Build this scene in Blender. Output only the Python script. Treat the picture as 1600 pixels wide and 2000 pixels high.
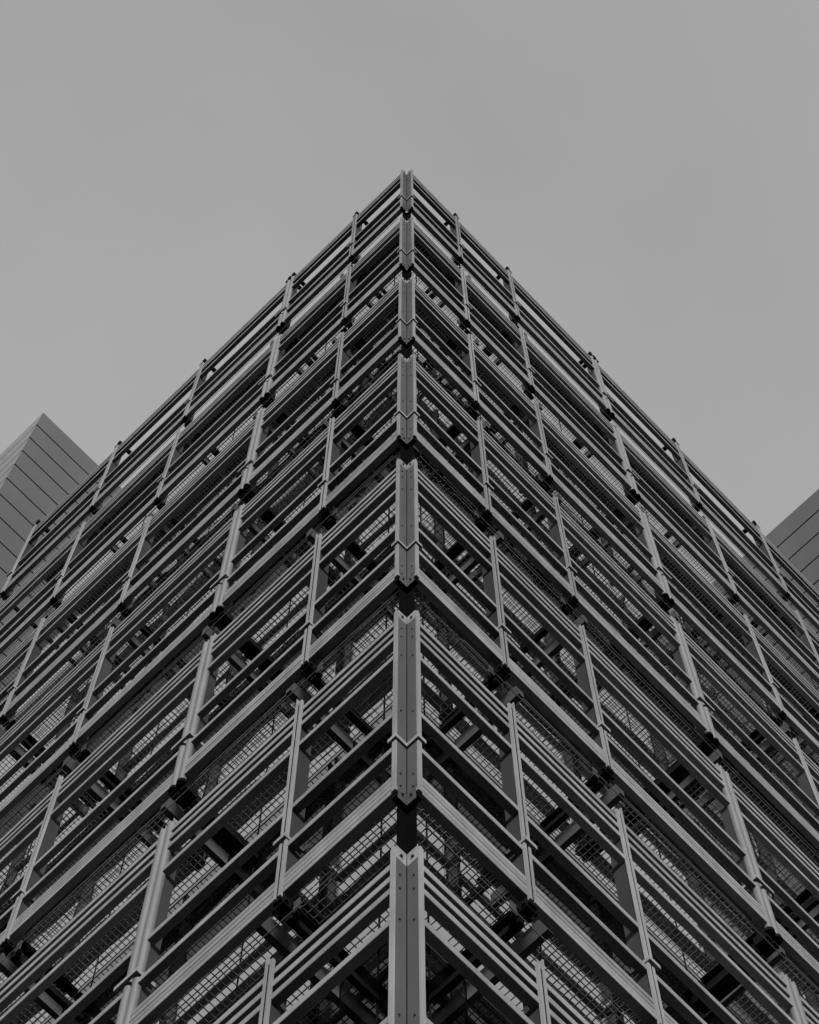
import bpy, bmesh, math, random
from mathutils import Vector, Matrix
random.seed(7)

# ------------------------------------------------------------------ scene, camera, sky, sun
for o in list(bpy.data.objects):
    bpy.data.objects.remove(o)
S = bpy.context.scene
COL = S.collection
ZT = 38.30                                    # height of the top of the louvre screen above the ground
FH = 4.0                                      # storey height

cam_d = bpy.data.cameras.new('camera')
cam = bpy.data.objects.new('camera', cam_d)
COL.objects.link(cam)
yaw, pit, rol = math.radians(43.89495), math.radians(74.08623), math.radians(-0.21901)
fw = Vector((math.cos(pit) * math.cos(yaw), math.cos(pit) * math.sin(yaw), math.sin(pit)))
rt = Vector((math.sin(yaw), -math.cos(yaw), 0))
up = rt.cross(fw)
r2 = rt * math.cos(rol) + up * math.sin(rol)
u2 = up * math.cos(rol) - rt * math.sin(rol)
CAM = Vector((-3.87553, -3.75461, ZT - 36.72081))
cam.matrix_world = Matrix(((r2.x, u2.x, -fw.x, CAM.x), (r2.y, u2.y, -fw.y, CAM.y), (r2.z, u2.z, -fw.z, CAM.z), (0, 0, 0, 1)))
FPX = 5113.79                                 # focal length in pixels of a 1600 pixel wide picture
cam_d.sensor_fit = 'HORIZONTAL'
cam_d.sensor_width = 36.0
cam_d.lens = FPX / 1600 * 36.0
cam_d.clip_start = 0.05
cam_d.clip_end = 3000
S.camera = cam

SUN_EL, SUN_AZ = math.radians(8), math.radians(228)      # azimuth measured from +X, counter-clockwise
world = bpy.data.worlds.new('World')
S.world = world
world.use_nodes = True
wn = world.node_tree
wn.nodes.clear()
sky = wn.nodes.new('ShaderNodeTexSky')
sky.sky_type = 'NISHITA'
sky.sun_disc = False
sky.sun_elevation = SUN_EL
sky.sun_rotation = math.pi / 2 - SUN_AZ                    # Nishita: 0 is +Y, clockwise
sky.air_density = 1.6
sky.dust_density = 2.0
sky.ozone_density = 1.0
bw = wn.nodes.new('ShaderNodeRGBToBW')                     # the photograph is black and white
bg = wn.nodes.new('ShaderNodeBackground')
bg.inputs['Strength'].default_value = 0.065
wo = wn.nodes.new('ShaderNodeOutputWorld')
wn.links.new(sky.outputs[0], bw.inputs[0])
wt = wn.nodes.new('ShaderNodeTexCoord')                    # thin, barely visible veil of high cloud
wz = wn.nodes.new('ShaderNodeTexNoise')
wz.inputs['Scale'].default_value = 5.0
wz.inputs['Detail'].default_value = 5
wn.links.new(wt.outputs['Generated'], wz.inputs['Vector'])
wr = wn.nodes.new('ShaderNodeMapRange')
wr.inputs['From Min'].default_value = 0.3
wr.inputs['From Max'].default_value = 0.7
wr.inputs['To Min'].default_value = 0.94
wr.inputs['To Max'].default_value = 1.06
wn.links.new(wz.outputs['Fac'], wr.inputs['Value'])
wm = wn.nodes.new('ShaderNodeMath'); wm.operation = 'MULTIPLY'
wn.links.new(bw.outputs[0], wm.inputs[0])
wn.links.new(wr.outputs[0], wm.inputs[1])
wn.links.new(wm.outputs[0], bg.inputs['Color'])
wn.links.new(bg.outputs[0], wo.inputs['Surface'])

sd = bpy.data.lights.new('sun', 'SUN')
sd.energy = 4.5
sd.angle = math.radians(12)
sd.color = (1, 1, 1)
sun = bpy.data.objects.new('sun', sd)
COL.objects.link(sun)
sdir = Vector((math.cos(SUN_EL) * math.cos(SUN_AZ), math.cos(SUN_EL) * math.sin(SUN_AZ), math.sin(SUN_EL)))
sun.rotation_euler = sdir.to_track_quat('Z', 'Y').to_euler()

S.view_settings.view_transform = 'Standard'
S.view_settings.look = 'None'
S.view_settings.exposure = 2.90
S.view_settings.gamma = 1.0
S.view_settings.use_curve_mapping = False
S.render.engine = 'CYCLES'
S.cycles.max_bounces = 10
S.cycles.glossy_bounces = 8
S.cycles.diffuse_bounces = 4

# ------------------------------------------------------------------ materials
def metal(name, lo, hi, rough=0.45, metallic=0.0, scale=6.0, streak=True, bump=0.03, spec=0.4, ior=1.45):
    m = bpy.data.materials.new(name)
    m.use_nodes = True
    nt = m.node_tree
    b = nt.nodes['Principled BSDF']
    tc = nt.nodes.new('ShaderNodeTexCoord')
    mp = nt.nodes.new('ShaderNodeMapping')
    oi = nt.nodes.new('ShaderNodeObjectInfo')
    geo = nt.nodes.new('ShaderNodeNewGeometry')
    mp.inputs['Scale'].default_value = (1, 1, 0.18 if streak else 1)
    nt.links.new(geo.outputs['Position'], mp.inputs['Vector'])
    n1 = nt.nodes.new('ShaderNodeTexNoise')
    n1.inputs['Scale'].default_value = scale
    n1.inputs['Detail'].default_value = 6
    n1.inputs['Roughness'].default_value = 0.62
    nt.links.new(mp.outputs[0], n1.inputs['Vector'])
    n2 = nt.nodes.new('ShaderNodeTexNoise')
    n2.inputs['Scale'].default_value = 140
    n2.inputs['Detail'].default_value = 3
    nt.links.new(geo.outputs['Position'], n2.inputs['Vector'])
    mx = nt.nodes.new('ShaderNodeMath'); mx.operation = 'MULTIPLY_ADD'
    mx.inputs[1].default_value = 0.35
    nt.links.new(n2.outputs['Fac'], mx.inputs[0])
    nt.links.new(n1.outputs['Fac'], mx.inputs[2])
    rnd = nt.nodes.new('ShaderNodeMath'); rnd.operation = 'MULTIPLY_ADD'
    rnd.inputs[1].default_value = 0.30
    nt.links.new(oi.outputs['Random'], rnd.inputs[0])
    nt.links.new(mx.outputs[0], rnd.inputs[2])
    cr = nt.nodes.new('ShaderNodeMapRange')
    cr.inputs['From Min'].default_value = 0.5
    cr.inputs['From Max'].default_value = 1.15
    cr.inputs['To Min'].default_value = lo
    cr.inputs['To Max'].default_value = hi
    nt.links.new(rnd.outputs[0], cr.inputs['Value'])
    cc = nt.nodes.new('ShaderNodeCombineColor')
    for i in range(3):
        nt.links.new(cr.outputs[0], cc.inputs[i])
    nt.links.new(cc.outputs[0], b.inputs['Base Color'])
    b.inputs['Metallic'].default_value = metallic
    rr = nt.nodes.new('ShaderNodeMapRange')
    rr.inputs['From Min'].default_value = 0.3
    rr.inputs['From Max'].default_value = 0.7
    rr.inputs['To Min'].default_value = rough - 0.08
    rr.inputs['To Max'].default_value = rough + 0.10
    nt.links.new(n1.outputs['Fac'], rr.inputs['Value'])
    nt.links.new(rr.outputs[0], b.inputs['Roughness'])
    b.inputs['Specular IOR Level'].default_value = spec
    b.inputs['IOR'].default_value = ior
    if bump:
        bp = nt.nodes.new('ShaderNodeBump')
        bp.inputs['Strength'].default_value = bump
        bp.inputs['Distance'].default_value = 0.004
        nt.links.new(n2.outputs['Fac'], bp.inputs['Height'])
        nt.links.new(bp.outputs[0], b.inputs['Normal'])
    return m

M_ALU = metal('anodised_aluminium', 0.0215, 0.0390, 0.5, spec=0.1, ior=1.06)
M_PLATE = metal('painted_steel_plate', 0.0078, 0.0115, 0.5, spec=0.3, ior=1.15)
M_TUBE = metal('steel_tube', 0.0095, 0.0135, 0.6, spec=0.25, scale=9)
M_COLLAR = metal('collar_steel', 0.02, 0.028, 0.45)
M_DARK = metal('dark_steel', 0.001, 0.0016, 0.7, spec=0.04, ior=1.03)
M_ARM = metal('bracket_arm_steel', 0.005, 0.0078, 0.5, spec=0.3, ior=1.2)
M_GRATE = metal('galvanised_grating', 0.006, 0.01, 0.5, bump=0, spec=0.25)
M_BLACK = metal('shade_black', 0.0005, 0.0008, 0.8, spec=0.0, ior=1.0)  # near-black colour standing in for shade on the corner post and in mullion grooves
M_WEB = metal('web_steel', 0.0036, 0.0056, 0.5, spec=0.3, ior=1.12)
M_BOLT = metal('bolt_steel', 0.0015, 0.002, 0.4)
M_CORE = metal('core_concrete', 0.006, 0.009, 0.8, streak=False)
M_TOWER = metal('tower_panel_metal', 0.13, 0.17, 0.16, metallic=1.0, scale=0.6, bump=0)
M_SEAM = metal('panel_seam', 0.015, 0.02, 0.8)

def glass(name, r0, r90):
    """coated glazing: dark when faced, mirror-like at a glancing view"""
    m = bpy.data.materials.new(name)
    m.use_nodes = True
    nt = m.node_tree
    nt.nodes.clear()
    out = nt.nodes.new('ShaderNodeOutputMaterial')
    mix = nt.nodes.new('ShaderNodeMixShader')
    body = nt.nodes.new('ShaderNodeBsdfDiffuse')
    body.inputs['Color'].default_value = (0.0004, 0.0004, 0.0004, 1)
    gl = nt.nodes.new('ShaderNodeBsdfGlossy')
    gl.inputs['Color'].default_value = (1, 1, 1, 1)
    gl.inputs['Roughness'].default_value = 0.01
    lw = nt.nodes.new('ShaderNodeLayerWeight')
    lw.inputs['Blend'].default_value = 0.5
    pw = nt.nodes.new('ShaderNodeMath'); pw.operation = 'POWER'
    pw.inputs[1].default_value = 1.25
    mr = nt.nodes.new('ShaderNodeMapRange')
    mr.inputs['To Min'].default_value = r0
    mr.inputs['To Max'].default_value = r90
    geo = nt.nodes.new('ShaderNodeNewGeometry')
    n = nt.nodes.new('ShaderNodeTexNoise')
    n.inputs['Scale'].default_value = 1.6
    n.inputs['Detail'].default_value = 1
    bp = nt.nodes.new('ShaderNodeBump')
    bp.inputs['Strength'].default_value = 0.03
    bp.inputs['Distance'].default_value = 0.05
    L = nt.links.new
    L(geo.outputs['Position'], n.inputs['Vector'])
    L(n.outputs['Fac'], bp.inputs['Height'])
    L(bp.outputs[0], gl.inputs['Normal'])
    L(lw.outputs['Facing'], pw.inputs[0])
    L(pw.outputs[0], mr.inputs['Value'])
    L(mr.outputs[0], mix.inputs[0])
    L(body.outputs[0], mix.inputs[1])
    L(gl.outputs[0], mix.inputs[2])
    L(mix.outputs[0], out.inputs['Surface'])
    return m
M_GLASS = glass('reflective_glazing', 0.08, 1.0)
M_SILL = glass('sill_glazing', 0.04, 0.55)
M_SPAN = glass('spandrel_glazing', 0.02, 0.16)

def ground_mat():
    m = bpy.data.materials.new('asphalt')
    m.use_nodes = True
    nt = m.node_tree
    b = nt.nodes['Principled BSDF']
    n = nt.nodes.new('ShaderNodeTexNoise')
    n.inputs['Scale'].default_value = 3.0
    n.inputs['Detail'].default_value = 8
    geo = nt.nodes.new('ShaderNodeNewGeometry')
    nt.links.new(geo.outputs['Position'], n.inputs['Vector'])
    mr = nt.nodes.new('ShaderNodeMapRange')
    mr.inputs['To Min'].default_value = 0.008
    mr.inputs['To Max'].default_value = 0.014
    nt.links.new(n.outputs['Fac'], mr.inputs['Value'])
    cc = nt.nodes.new('ShaderNodeCombineColor')
    for i in range(3):
        nt.links.new(mr.outputs[0], cc.inputs[i])
    nt.links.new(cc.outputs[0], b.inputs['Base Color'])
    b.inputs['Roughness'].default_value = 0.9
    return m
M_GROUND = ground_mat()

# ------------------------------------------------------------------ mesh helpers
# A face of the building is described by s (along the face from the corner), d (inward) and h (below the top).
def P(face, s, d, h):
    return (d, s, -h) if face == 'L' else (s, d, -h)

class MB:
    def __init__(self):
        self.bm = bmesh.new()
    def hexa(self, pts):
        v = [self.bm.verts.new(p) for p in pts]
        for f in ((0, 1, 2, 3), (7, 6, 5, 4), (0, 4, 5, 1), (1, 5, 6, 2), (2, 6, 7, 3), (3, 7, 4, 0)):
            self.bm.faces.new([v[i] for i in f])
    def box(self, face, s0, s1, d0, d1, h0, h1):
        self.hexa([P(face, s, d, h) for h in (h0, h1) for (s, d) in ((s0, d0), (s1, d0), (s1, d1), (s0, d1))])
    def wbox(self, a, b):
        self.hexa([(x, y, z) for z in (a[2], b[2]) for (x, y) in ((a[0], a[1]), (b[0], a[1]), (b[0], b[1]), (a[0], b[1]))])
    def prism(self, ring_a, ring_b, smooth=False):
        a = [self.bm.verts.new(p) for p in ring_a]
        b = [self.bm.verts.new(p) for p in ring_b]
        n = len(a)
        if smooth:                             # caps keep their own vertices so that the round sides shade straight
            self.bm.faces.new([self.bm.verts.new(p) for p in ring_a][::-1])
            self.bm.faces.new([self.bm.verts.new(p) for p in ring_b])
        else:
            self.bm.faces.new(a)
            self.bm.faces.new(b[::-1])
        for i in range(n):
            f = self.bm.faces.new([a[i], a[(i + 1) % n], b[(i + 1) % n], b[i]])
            f.smooth = smooth
    def bar_s(self, face, s0, s1, d0, d1, h0, h1, c=0.004):      # chamfered bar running along the face
        q = [(d0 + c, h0), (d1 - c, h0), (d1, h0 + c), (d1, h1 - c), (d1 - c, h1), (d0 + c, h1), (d0, h1 - c), (d0, h0 + c)]
        self.prism([P(face, s0, d, h) for d, h in q], [P(face, s1, d, h) for d, h in q])
    def post(self, pts, h0, h1, smooth=False):                    # vertical prism, pts are world x, y
        self.prism([(x, y, -h0) for x, y in pts], [(x, y, -h1) for x, y in pts], smooth)
    def mesh(self, name, mat):
        bmesh.ops.recalc_face_normals(self.bm, faces=self.bm.faces[:])
        me = bpy.data.meshes.new(name)
        self.bm.to_mesh(me)
        self.bm.free()
        me.materials.append(mat)
        return me
    def build(self, name, mat, parent=None, h=0.0):
        return link(name, self.mesh(name, mat), parent, h)

def link(name, me, parent=None, h=0.0):
    o = bpy.data.objects.new(name, me)
    COL.objects.link(o)
    o.location = (0, 0, -h)
    if parent:
        o.parent = parent
        if parent.get('category') == 'building':       # heights on the building are measured down from its top
            o.location.z += ZT
    return o

def thing(name, label, cat, loc=(0, 0, 0)):
    o = bpy.data.objects.new(name, None)
    COL.objects.link(o)
    o.location = loc
    o.empty_display_size = 0.5
    o['label'] = label
    o['category'] = cat
    return o

# ------------------------------------------------------------------ ground
g = MB()
g.bm.faces.new([g.bm.verts.new(p) for p in ((-1500, -1500, 0), (1500, -1500, 0), (1500, 1500, 0), (-1500, 1500, 0))])
go = g.build('ground', M_GROUND)
go['kind'] = 'structure'

# ------------------------------------------------------------------ the louvred office building
B = thing('office_building', 'dark office block wrapped in horizontal metal louvres, its sharp corner towards us', 'building', (0, 0, 0))

MUL = {'L': [1.022, 2.322, 4.10, 5.86, 7.58], 'R': [1.022, 2.10, 3.872, 5.624, 7.372, 9.12, 10.87]}
TWIN = {'L': 1, 'R': 2}                        # index of the support made of two round tubes
FLOORS = 8
CN = 0.093                                     # corner notch
FL = 0.030                                     # flange beside the notch
DEL = 0.015                                    # louvre fronts lie this far behind the support fronts
BT = 0.065                                     # blade thickness
BLADES = [0.108, 0.260, 0.410, 0.783, 1.83, 2.42]
BOARD0, BOARDP, BOARDT = 2.872, 0.0690, 0.0570
GZ, G0, G1 = 2.60, 0.22, 0.805                  # walkway grating: level, outer and inner edge
GLASS_D = 0.813
GL = 0.0485                                    # grating cell
ROOF_H = 1.2

# core behind the glass: roof edge below the top of the screen
core = MB()
core.wbox((GLASS_D + 0.06, GLASS_D + 0.06, -ZT), (11.4, 7.60, -ROOF_H))
core.build('core_wall', M_CORE, B)
cop = MB()
cop.bar_s('L', GLASS_D - 0.02, 7.62, GLASS_D - 0.02, GLASS_D + 0.5, ROOF_H - 0.08, ROOF_H, 0.008)
cop.build('roof_coping', M_DARK, B)
cop = MB()
cop.bar_s('R', GLASS_D + 0.5, 11.45, GLASS_D - 0.02, GLASS_D + 0.5, ROOF_H - 0.08, ROOF_H, 0.008)
cop.build('roof_coping', M_DARK, B)

for face in 'LR':                              # gutter hung off the parapet, above the topmost walkway
    gt = MB()
    gt.box(face, 0.40 if face == 'L' else 0.685, MUL[face][-1], 0.40, 0.68, 1.42, 1.56)
    gt.build('roof_gutter', M_DARK, B)

def bays(face):
    e = [CN + FL - 0.004]
    out = []
    for i, m in enumerate(MUL[face]):
        w = 0.071 if i == TWIN[face] else 0.020
        out.append((e[-1], m - w))
        e.append(m + w)
    return out

def to_px(x, y, h):
    q = Vector((x, y, ZT - h)) - CAM
    z = q.dot(fw)
    return 800 + FPX * q.dot(r2) / z, 1000 - FPX * q.dot(u2) / z, z

def shows(face, s0, s1, h):
    """size in the picture of a piece of the screen; zero when it lies outside the frame"""
    best = 0.0
    n = 12
    for i in range(n + 1):
        u, v, z = to_px(*P(face, s0 + (s1 - s0) * i / n, 0, 0)[:2], h)
        if -10 < u < 1610 and -10 < v < 2010:
            best += (s1 - s0) / n * FPX / z
    return best

# --- louvre blades and spandrel boards
blade_jobs, board_jobs = [], []
for face in 'LR':
    for bi, (s0, s1) in enumerate(bays(face)):
        for k in range(FLOORS):
            for bh in BLADES:
                blade_jobs.append((shows(face, s0, s1, k * FH + bh), face, bi, s0, s1, k * FH + bh))
            for j in range(4):
                hh = BOARD0 + j * BOARDP
                board_jobs.append((shows(face, s0, s1, k * FH + hh), face, bi, s0, s1, k * FH + hh))

def place(jobs, name, thick, depth, mat, rest_name):
    jobs.sort(key=lambda j: -j[0])
    cache = {}
    for n, (px, face, bi, s0, s1, h) in enumerate(jobs[:300]):
        if (face, bi) not in cache:
            mb = MB()
            mb.bar_s(face, s0, s1, DEL, DEL + depth, 0, thick, 0.0035)
            cache[face, bi] = mb.mesh(name, mat)
        o = link(name, cache[face, bi], B, h)
        sh = random.uniform(-0.0015, 0.0015)
        o.location.x += sh if face == 'L' else 0
        o.location.y += sh if face == 'R' else 0
        o.location.z += random.uniform(-0.002, 0.002)
    mb = MB()
    for (px, face, bi, s0, s1, h) in jobs[300:]:
        mb.bar_s(face, s0, s1, DEL, DEL + depth, h, h + thick, 0.0035)
    o = mb.build(rest_name, mat, B)
    o['kind'] = 'stuff'

place(blade_jobs, 'louvre_blade', BT, 0.058, M_ALU, 'louvre_blades')
place(board_jobs, 'spandrel_board', BOARDT, 0.060, M_ALU, 'spandrel_boards')

# --- straight supports between the bays: two flat strips in front of a deep web
def mullion_meshes(face, s):
    sgn = 1
    f = MB()
    for a, b in ((s - 0.029, s - 0.009), (s + 0.009, s + 0.029)):
        f.box(face, a, b, 0.0, 0.020, 0.0, 3.19)
    strips = f.mesh('mullion', M_ALU)
    q = MB()  # black filler between the strips, paints in the shade of the groove
    q.box(face, s - 0.0085, s + 0.0085, 0.006, 0.0195, 0.03, 3.18)
    slot_shade = q.mesh('groove_shade', M_BLACK)
    w = MB()
    w.box(face, s - 0.017, s + 0.017, 0.020, 0.135, 0.03, 3.17)
    web = w.mesh('web_plate', M_WEB)
    t = MB()                                   # pointed fin at the head
    t.prism([P(face, s + 0.020, d, h) for d, h in ((0.0, 0.0), (0.05, 0.0), (0.02, -0.10), (0.0, -0.10))],
            [P(face, s + 0.028, d, h) for d, h in ((0.0, 0.0), (0.05, 0.0), (0.02, -0.10), (0.0, -0.10))])
    fin = t.mesh('head_fin', M_COLLAR)
    c = MB()
    c.box(face, s - 0.037, s + 0.062, -0.022, -0.001, 2.345, 2.395)
    c.box(face, s - 0.037, s - 0.0295, -0.001, 0.135, 2.350, 2.395)
    collar = c.mesh('collar', M_COLLAR)
    u = MB()
    u.box(face, s - 0.045, s - 0.037, 0.06, 0.15, 2.352, 2.40)
    u.box(face, s - 0.075, s - 0.045, 0.128, 0.136, 2.33, 2.40)
    clip = u.mesh('collar_clip', M_ARM)
    k = MB()                                   # dark shoe and bolts at the foot
    k.box(face, s - 0.032, s + 0.032, 0.004, 0.16, 3.20, 3.235)
    k.box(face, s - 0.040, s - 0.033, 0.02, 0.10, 3.16, 3.27)
    k.box(face, s + 0.033, s + 0.040, 0.02, 0.10, 3.16, 3.27)
    for dd in (0.035, 0.085):
        k.box(face, s - 0.058, s + 0.058, dd - 0.010, dd + 0.010, 3.225, 3.255)
    shoe = k.mesh('foot_bracket', M_DARK)
    a = MB()
    a.box(face, s - 0.022, s + 0.022, 0.10, GLASS_D - 0.01, 3.26, 3.33)
    arm = a.mesh('support_arm', M_DARK)
    h = MB()
    h.box(face, s - 0.10, s - 0.052, 0.085, 0.097, 3.20, 3.34)
    hook = h.mesh('hanger_plate', M_ARM)
    return strips, slot_shade, web, fin, collar, clip, shoe, arm, hook

def ring(cs, cd, r, face, n=20):
    return [P(face, cs + r * math.cos(2 * math.pi * i / n), cd + r * math.sin(2 * math.pi * i / n), 0)[:2] for i in range(n)]

for face in 'LR':
    for i, s in enumerate(MUL[face]):
        if i == TWIN[face]:
            parts = []
            for off in (-0.039, 0.039):
                t = MB()
                t.post(ring(s + off, 0.034, 0.031, face), 0.0, 3.20, True)
                tube = t.mesh('tube_mullion', M_TUBE)
                w = MB()
                w.box(face, s + off - 0.016, s + off + 0.016, 0.060, 0.135, 0.03, 3.17)
                web = w.mesh('web_plate', M_WEB)
                f = MB()
                f.box(face, s + off + 0.018, s + off + 0.026, 0.02, 0.06, -0.10, -0.002)
                f.box(face, s + off - 0.026, s + off - 0.018, 0.02, 0.06, -0.07, -0.002)
                fin = f.mesh('head_fin', M_COLLAR)
                sh = MB()
                sh.post(ring(s + off, 0.036, 0.040, face), 3.205, 3.25)
                sh.box(face, s + off - 0.030, s + off + 0.030, 0.05, 0.17, 3.18, 3.30)
                shoe = sh.mesh('foot_bracket', M_DARK)
                a = MB()
                a.box(face, s + off - 0.024, s + off + 0.024, 0.17, GLASS_D - 0.02, 3.24, 3.35)
                arm = a.mesh('support_arm', M_DARK)
                parts.append((tube, web, fin, shoe, arm))
            c = MB()
            c.box(face, s - 0.085, s + 0.115, -0.022, -0.001, 2.345, 2.395)
            c.box(face, s - 0.085, s - 0.0735, -0.001, 0.135, 2.35, 2.395)
            collar = c.mesh('collar', M_COLLAR)
            for k in range(FLOORS):
                for n, (tube, web, fin, shoe, arm) in enumerate(parts):
                    o = link('tube_mullion', tube, B, k * FH)
                    for nm, me in (('web_plate', web), ('head_fin', fin), ('foot_bracket', shoe), ('support_arm', arm)):
                        link(nm, me, o)
                    if n == 0:
                        link('collar', collar, o)
            continue
        ms = mullion_meshes(face, s)
        for k in range(FLOORS):
            o = link('mullion', ms[0], B, k * FH)
            for nm, me in zip(('groove_shade', 'web_plate', 'head_fin', 'collar', 'collar_clip', 'foot_bracket', 'support_arm', 'hanger_plate'), ms[1:]):
                link(nm, me, o)

# --- heads of the topmost supports: a dark cap and a bracket arm reaching back to the gutter
for face in 'LR':
    for i, s in enumerate(MUL[face]):
        for c in ((s - 0.039, s + 0.039) if i == TWIN[face] else (s,)):
            m = MB()
            m.box(face, c - 0.030, c + 0.046, -0.004, 0.062, -0.045, -0.004)
            m.build('head_cap', M_DARK, B)
            m = MB()
            m.box(face, c - 0.024, c + 0.024, 0.010, 0.46, -0.30, -0.215)
            m.box(face, c - 0.020, c + 0.020, 0.012, 0.050, -0.215, -0.045)
            m.build('head_arm', M_DARK, B)

# --- the corner column: two flanges round a re-entrant V of bolted plates
def corner():
    c, f, t = CN, FL, 0.008
    fl = MB()
    for face in 'LR':
        # flange lip with a bevelled head
        fl.box(face, c, c + f, 0.0, 0.085, 0.02, 3.165)
        fl.prism([P(face, s, 0.0, h) for s, h in ((c, 0.02), (c + f, 0.02), (c + f, -0.01), (c + f * 0.6, -0.05), (c + f * 0.2, -0.05), (c, -0.02))],
                 [P(face, s, 0.06, h) for s, h in ((c, 0.02), (c + f, 0.02), (c + f, -0.01), (c + f * 0.6, -0.05), (c + f * 0.2, -0.05), (c, -0.02))])
    flange = fl.mesh('corner_column', M_ALU)
    v = MB()
    v.wbox((0.012, c - 0.001, -3.11), (c - 0.002, c + t, -0.09))
    v.wbox((c - 0.001, 0.012, -3.11), (c + t, c - 0.002, -0.09))
    plate = v.mesh('notch_plate', M_PLATE)
    sg = MB()  # thin black strip along the joint of the notch plates
    sg.wbox((c - 0.0050, c - 0.0050, -3.11), (c - 0.0014, c - 0.0014, -0.09))
    seam = sg.mesh('seam_strip', M_BLACK)
    lo = MB()
    g2 = 0.006
    lo.wbox((0.020, c - g2, -3.27), (c - g2 - 0.001, c - 0.0015, -3.112))
    lo.wbox((c - g2, 0.020, -3.27), (c - 0.0015, c - g2 - 0.001, -3.112))
    lower = lo.mesh('splice_plate', M_PLATE)
    hi = MB()
    hi.wbox((0.020, c + 0.006, -0.085), (c + 0.004, c + 0.014, 0.09))
    hi.wbox((c + 0.006, 0.020, -0.085), (c + 0.014, c + 0.004, 0.09))
    head = hi.mesh('head_plate', M_COLLAR)
    dk = MB()  # recessed post between the segments, its shade painted as black
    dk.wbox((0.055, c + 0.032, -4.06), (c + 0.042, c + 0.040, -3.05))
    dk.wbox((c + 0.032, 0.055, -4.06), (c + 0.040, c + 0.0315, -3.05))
    post = dk.mesh('shaded_post', M_BLACK)
    co = MB()                                  # collar following the outline of the column
    e, h0, h1 = 0.016, 2.35, 2.40
    o_ = c + f + 0.022
    co.prism([(-e, o_, -h0), (-e, c - e, -h0), (c - e, c - e, -h0), (c - e, -e, -h0), (o_, -e, -h0), (o_, -0.001, -h0), (c - 0.001, -0.001, -h0), (c - 0.001, c - 0.002, -h0), (-0.001, c - 0.002, -h0), (-0.001, o_, -h0)],
             [(-e, o_, -h1), (-e, c - e, -h1), (c - e, c - e, -h1), (c - e, -e, -h1), (o_, -e, -h1), (o_, -0.001, -h1), (c - 0.001, -0.001, -h1), (c - 0.001, c - 0.002, -h1), (-0.001, c - 0.002, -h1), (-0.001, o_, -h1)])
    collar = co.mesh('collar', M_COLLAR)
    nuts = []
    for face in 'LR':
        for h in (0.285, 0.455, 0.825, 1.855, 2.88, 3.065):
            b = MB()
            n = 6
            pr = [(0.037 + 0.0065 * math.cos(i * math.pi / 3), h + 0.0065 * math.sin(i * math.pi / 3)) for i in range(n)]
            # bolts sit on the notch plates
            if face == 'L':
                b.prism([(a, c - 0.0012, -z) for a, z in pr], [(a, c - 0.010, -z) for a, z in pr])
            else:
                b.prism([(c - 0.0012, a, -z) for a, z in pr], [(c - 0.010, a, -z) for a, z in pr])
            nuts.append(b.mesh('bolt', M_BOLT))
        for h in (0.03, 3.185):
            b = MB()
            y0, y1 = (c + 0.0055, c - 0.012) if h < 1 else (c - g2 - 0.0002, c - 0.020)
            pr = [(0.046 + 0.010 * math.cos(i * math.pi / 3), h + 0.012 * math.sin(i * math.pi / 3)) for i in range(6)]
            if face == 'L':
                b.prism([(a, y0, -z) for a, z in pr], [(a, y1, -z) for a, z in pr])
            else:
                b.prism([(y0, a, -z) for a, z in pr], [(y1, a, -z) for a, z in pr])
            nuts.append(b.mesh('bolt', M_BOLT))
        b = MB()                                # dark stop under the flange
        b.box(face, c - 0.004, c + f - 0.002, 0.006, 0.07, 3.17, 3.20)
        b.box(face, c + 0.004, c + f + 0.012, 0.012, 0.06, 3.2, 3.23)
        nuts.append(b.mesh('foot_bracket', M_DARK))
    for k in range(FLOORS):
        o = link('corner_column', flange, B, k * FH)
        link('notch_plate', plate, o)
        link('splice_plate', lower, o)
        link('seam_strip', seam, o)
        link('head_plate', head, o)
        link('collar', collar, o)
        link('shaded_post', post, o)
        for me in nuts:
            link(me.name.split('.')[0], me, o)
corner()

# --- walkways of open grating between the screen and the glass
def grating(face, s0, s1):
    m = MB()
    n = int((G1 - G0) / GL)
    for i in range(n + 1):
        d = G0 + i * GL
        w = 0.0022 if 0 < i < n else 0.003
        m.box(face, s0, s1, d - w, d + w, GZ, GZ + 0.014)
    j = int(s0 / GL) + 1
    while j * GL < s1:
        m.box(face, j * GL - 0.0024, j * GL + 0.0024, G0 + 0.004, G1 - 0.004, GZ + 0.002, GZ + 0.012)
        j += 1
    return m.mesh('grating_panel', M_GRATE)

for face in 'LR':
    edge = [G0 if face == 'L' else G1 + 0.012] + MUL[face]
    for i in range(len(edge) - 1):
        s0, s1 = edge[i] + 0.004, edge[i + 1] - 0.004
        gm = grating(face, s0, s1)
        r = MB()
        r.bar_s(face, s0 if i else CN + 0.12, s1, 0.050, 0.057, 3.417, 3.424, 0.0015)
        rail = r.mesh('guard_rail', M_GRATE)
        arms = []
        if i > 0:
            for a0, a1, hh, mat in ((0.148, 0.218, 0.06, M_DARK), (0.311, 0.358, 0.235, M_ARM)):
                a = MB()
                a.box(face, edge[i] + a0, edge[i] + a1, 0.16, GLASS_D - 0.008, GZ + 0.018, GZ + hh)
                arms.append(a.mesh('walkway_arm', mat))
        for k in range(FLOORS):
            link('grating_panel', gm, B, k * FH)
            link('guard_rail', rail, B, k * FH)
            for a in arms:
                link('walkway_arm', a, B, k * FH)

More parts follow.
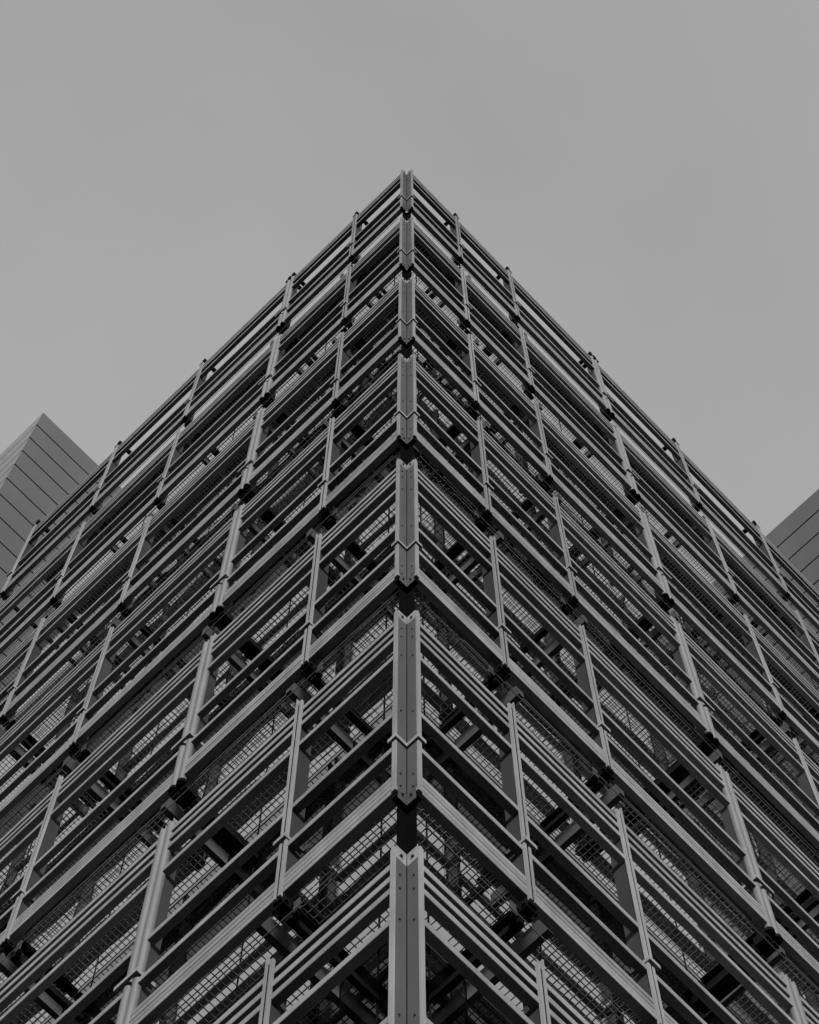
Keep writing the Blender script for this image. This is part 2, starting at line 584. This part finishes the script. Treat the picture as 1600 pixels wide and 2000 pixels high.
# --- glazing behind the walkways: one pane per bay and storey, slim dark frame
for face in 'LR':
    edge = [GLASS_D + (0.0 if face == 'L' else 0.012)] + MUL[face]
    for i in range(len(edge) - 1):
        s0, s1 = edge[i] + 0.008, edge[i + 1] - 0.008
        for k in range(-1, 10):
            # vision pane above the walkway, darker spandrel pane below it
            for nm, a0, a1, mat in (('sill_pane', GZ + 0.004, GZ + 0.22, M_SILL), ('spandrel_pane', GZ + 0.23, GZ + 1.50, M_SPAN), ('glass_pane', GZ + 1.51, GZ + 3.998, M_GLASS)):
                h0, h1 = max(k * FH + a0, ROOF_H + 0.01), min(k * FH + a1, ZT - 0.01)
                if h1 <= h0 + 0.1:
                    continue
                p = MB()
                p.box(face, s0, s1, GLASS_D, GLASS_D + 0.012, h0, h1)
                p.build(nm, mat, B)
    fr = MB()
    for e in edge[1:]:
        fr.box(face, e - 0.0070, e + 0.0070, GLASS_D - 0.003, GLASS_D + 0.05, ROOF_H + 0.01, ZT - 0.01)
    fr.build('glazing_frame', M_DARK, B)

# ------------------------------------------------------------------ the two panelled towers behind
def tower(label, x, y, top, pitch, wx, wy, rows):
    T = thing('panelled_tower', label, 'tower', (x, y, 0))
    z1 = ZT + top
    c = MB()
    c.wbox((0.05, 0.05, 0.0), (wx, wy, z1 - 0.06))
    c.build('tower_core', M_SEAM, T)
    gap = 0.09
    for r in range(rows):
        b, t = z1 - (r + 1) * pitch + gap / 2, z1 - r * pitch - gap / 2
        if r == 0:
            t = z1
        if r == rows - 1:
            b = 0.0
        p = MB()
        p.wbox((0.0, 0.0, b), (wx, 0.045, t))
        o = p.build('cladding_panel', M_TOWER, T)
        p = MB()
        p.wbox((0.0, 0.0455, b), (0.045, wy, t))
        p.build('cladding_panel', M_TOWER, T)
    p = MB()
    p.wbox((0.047, 0.047, z1 - 0.058), (wx, wy, z1 - 0.004))
    p.build('roof_cap', M_TOWER, T)

tower('plain metal panelled tower with a pointed corner, standing behind the louvred block at left', 0.80, 13.0, 24.72, 1.205, 9.0, 9.0, 46)
tower('plain metal panelled tower wall, standing behind the louvred block at the right edge', 13.0, -4.2, 17.46, 1.13, 9.0, 9.0, 42)
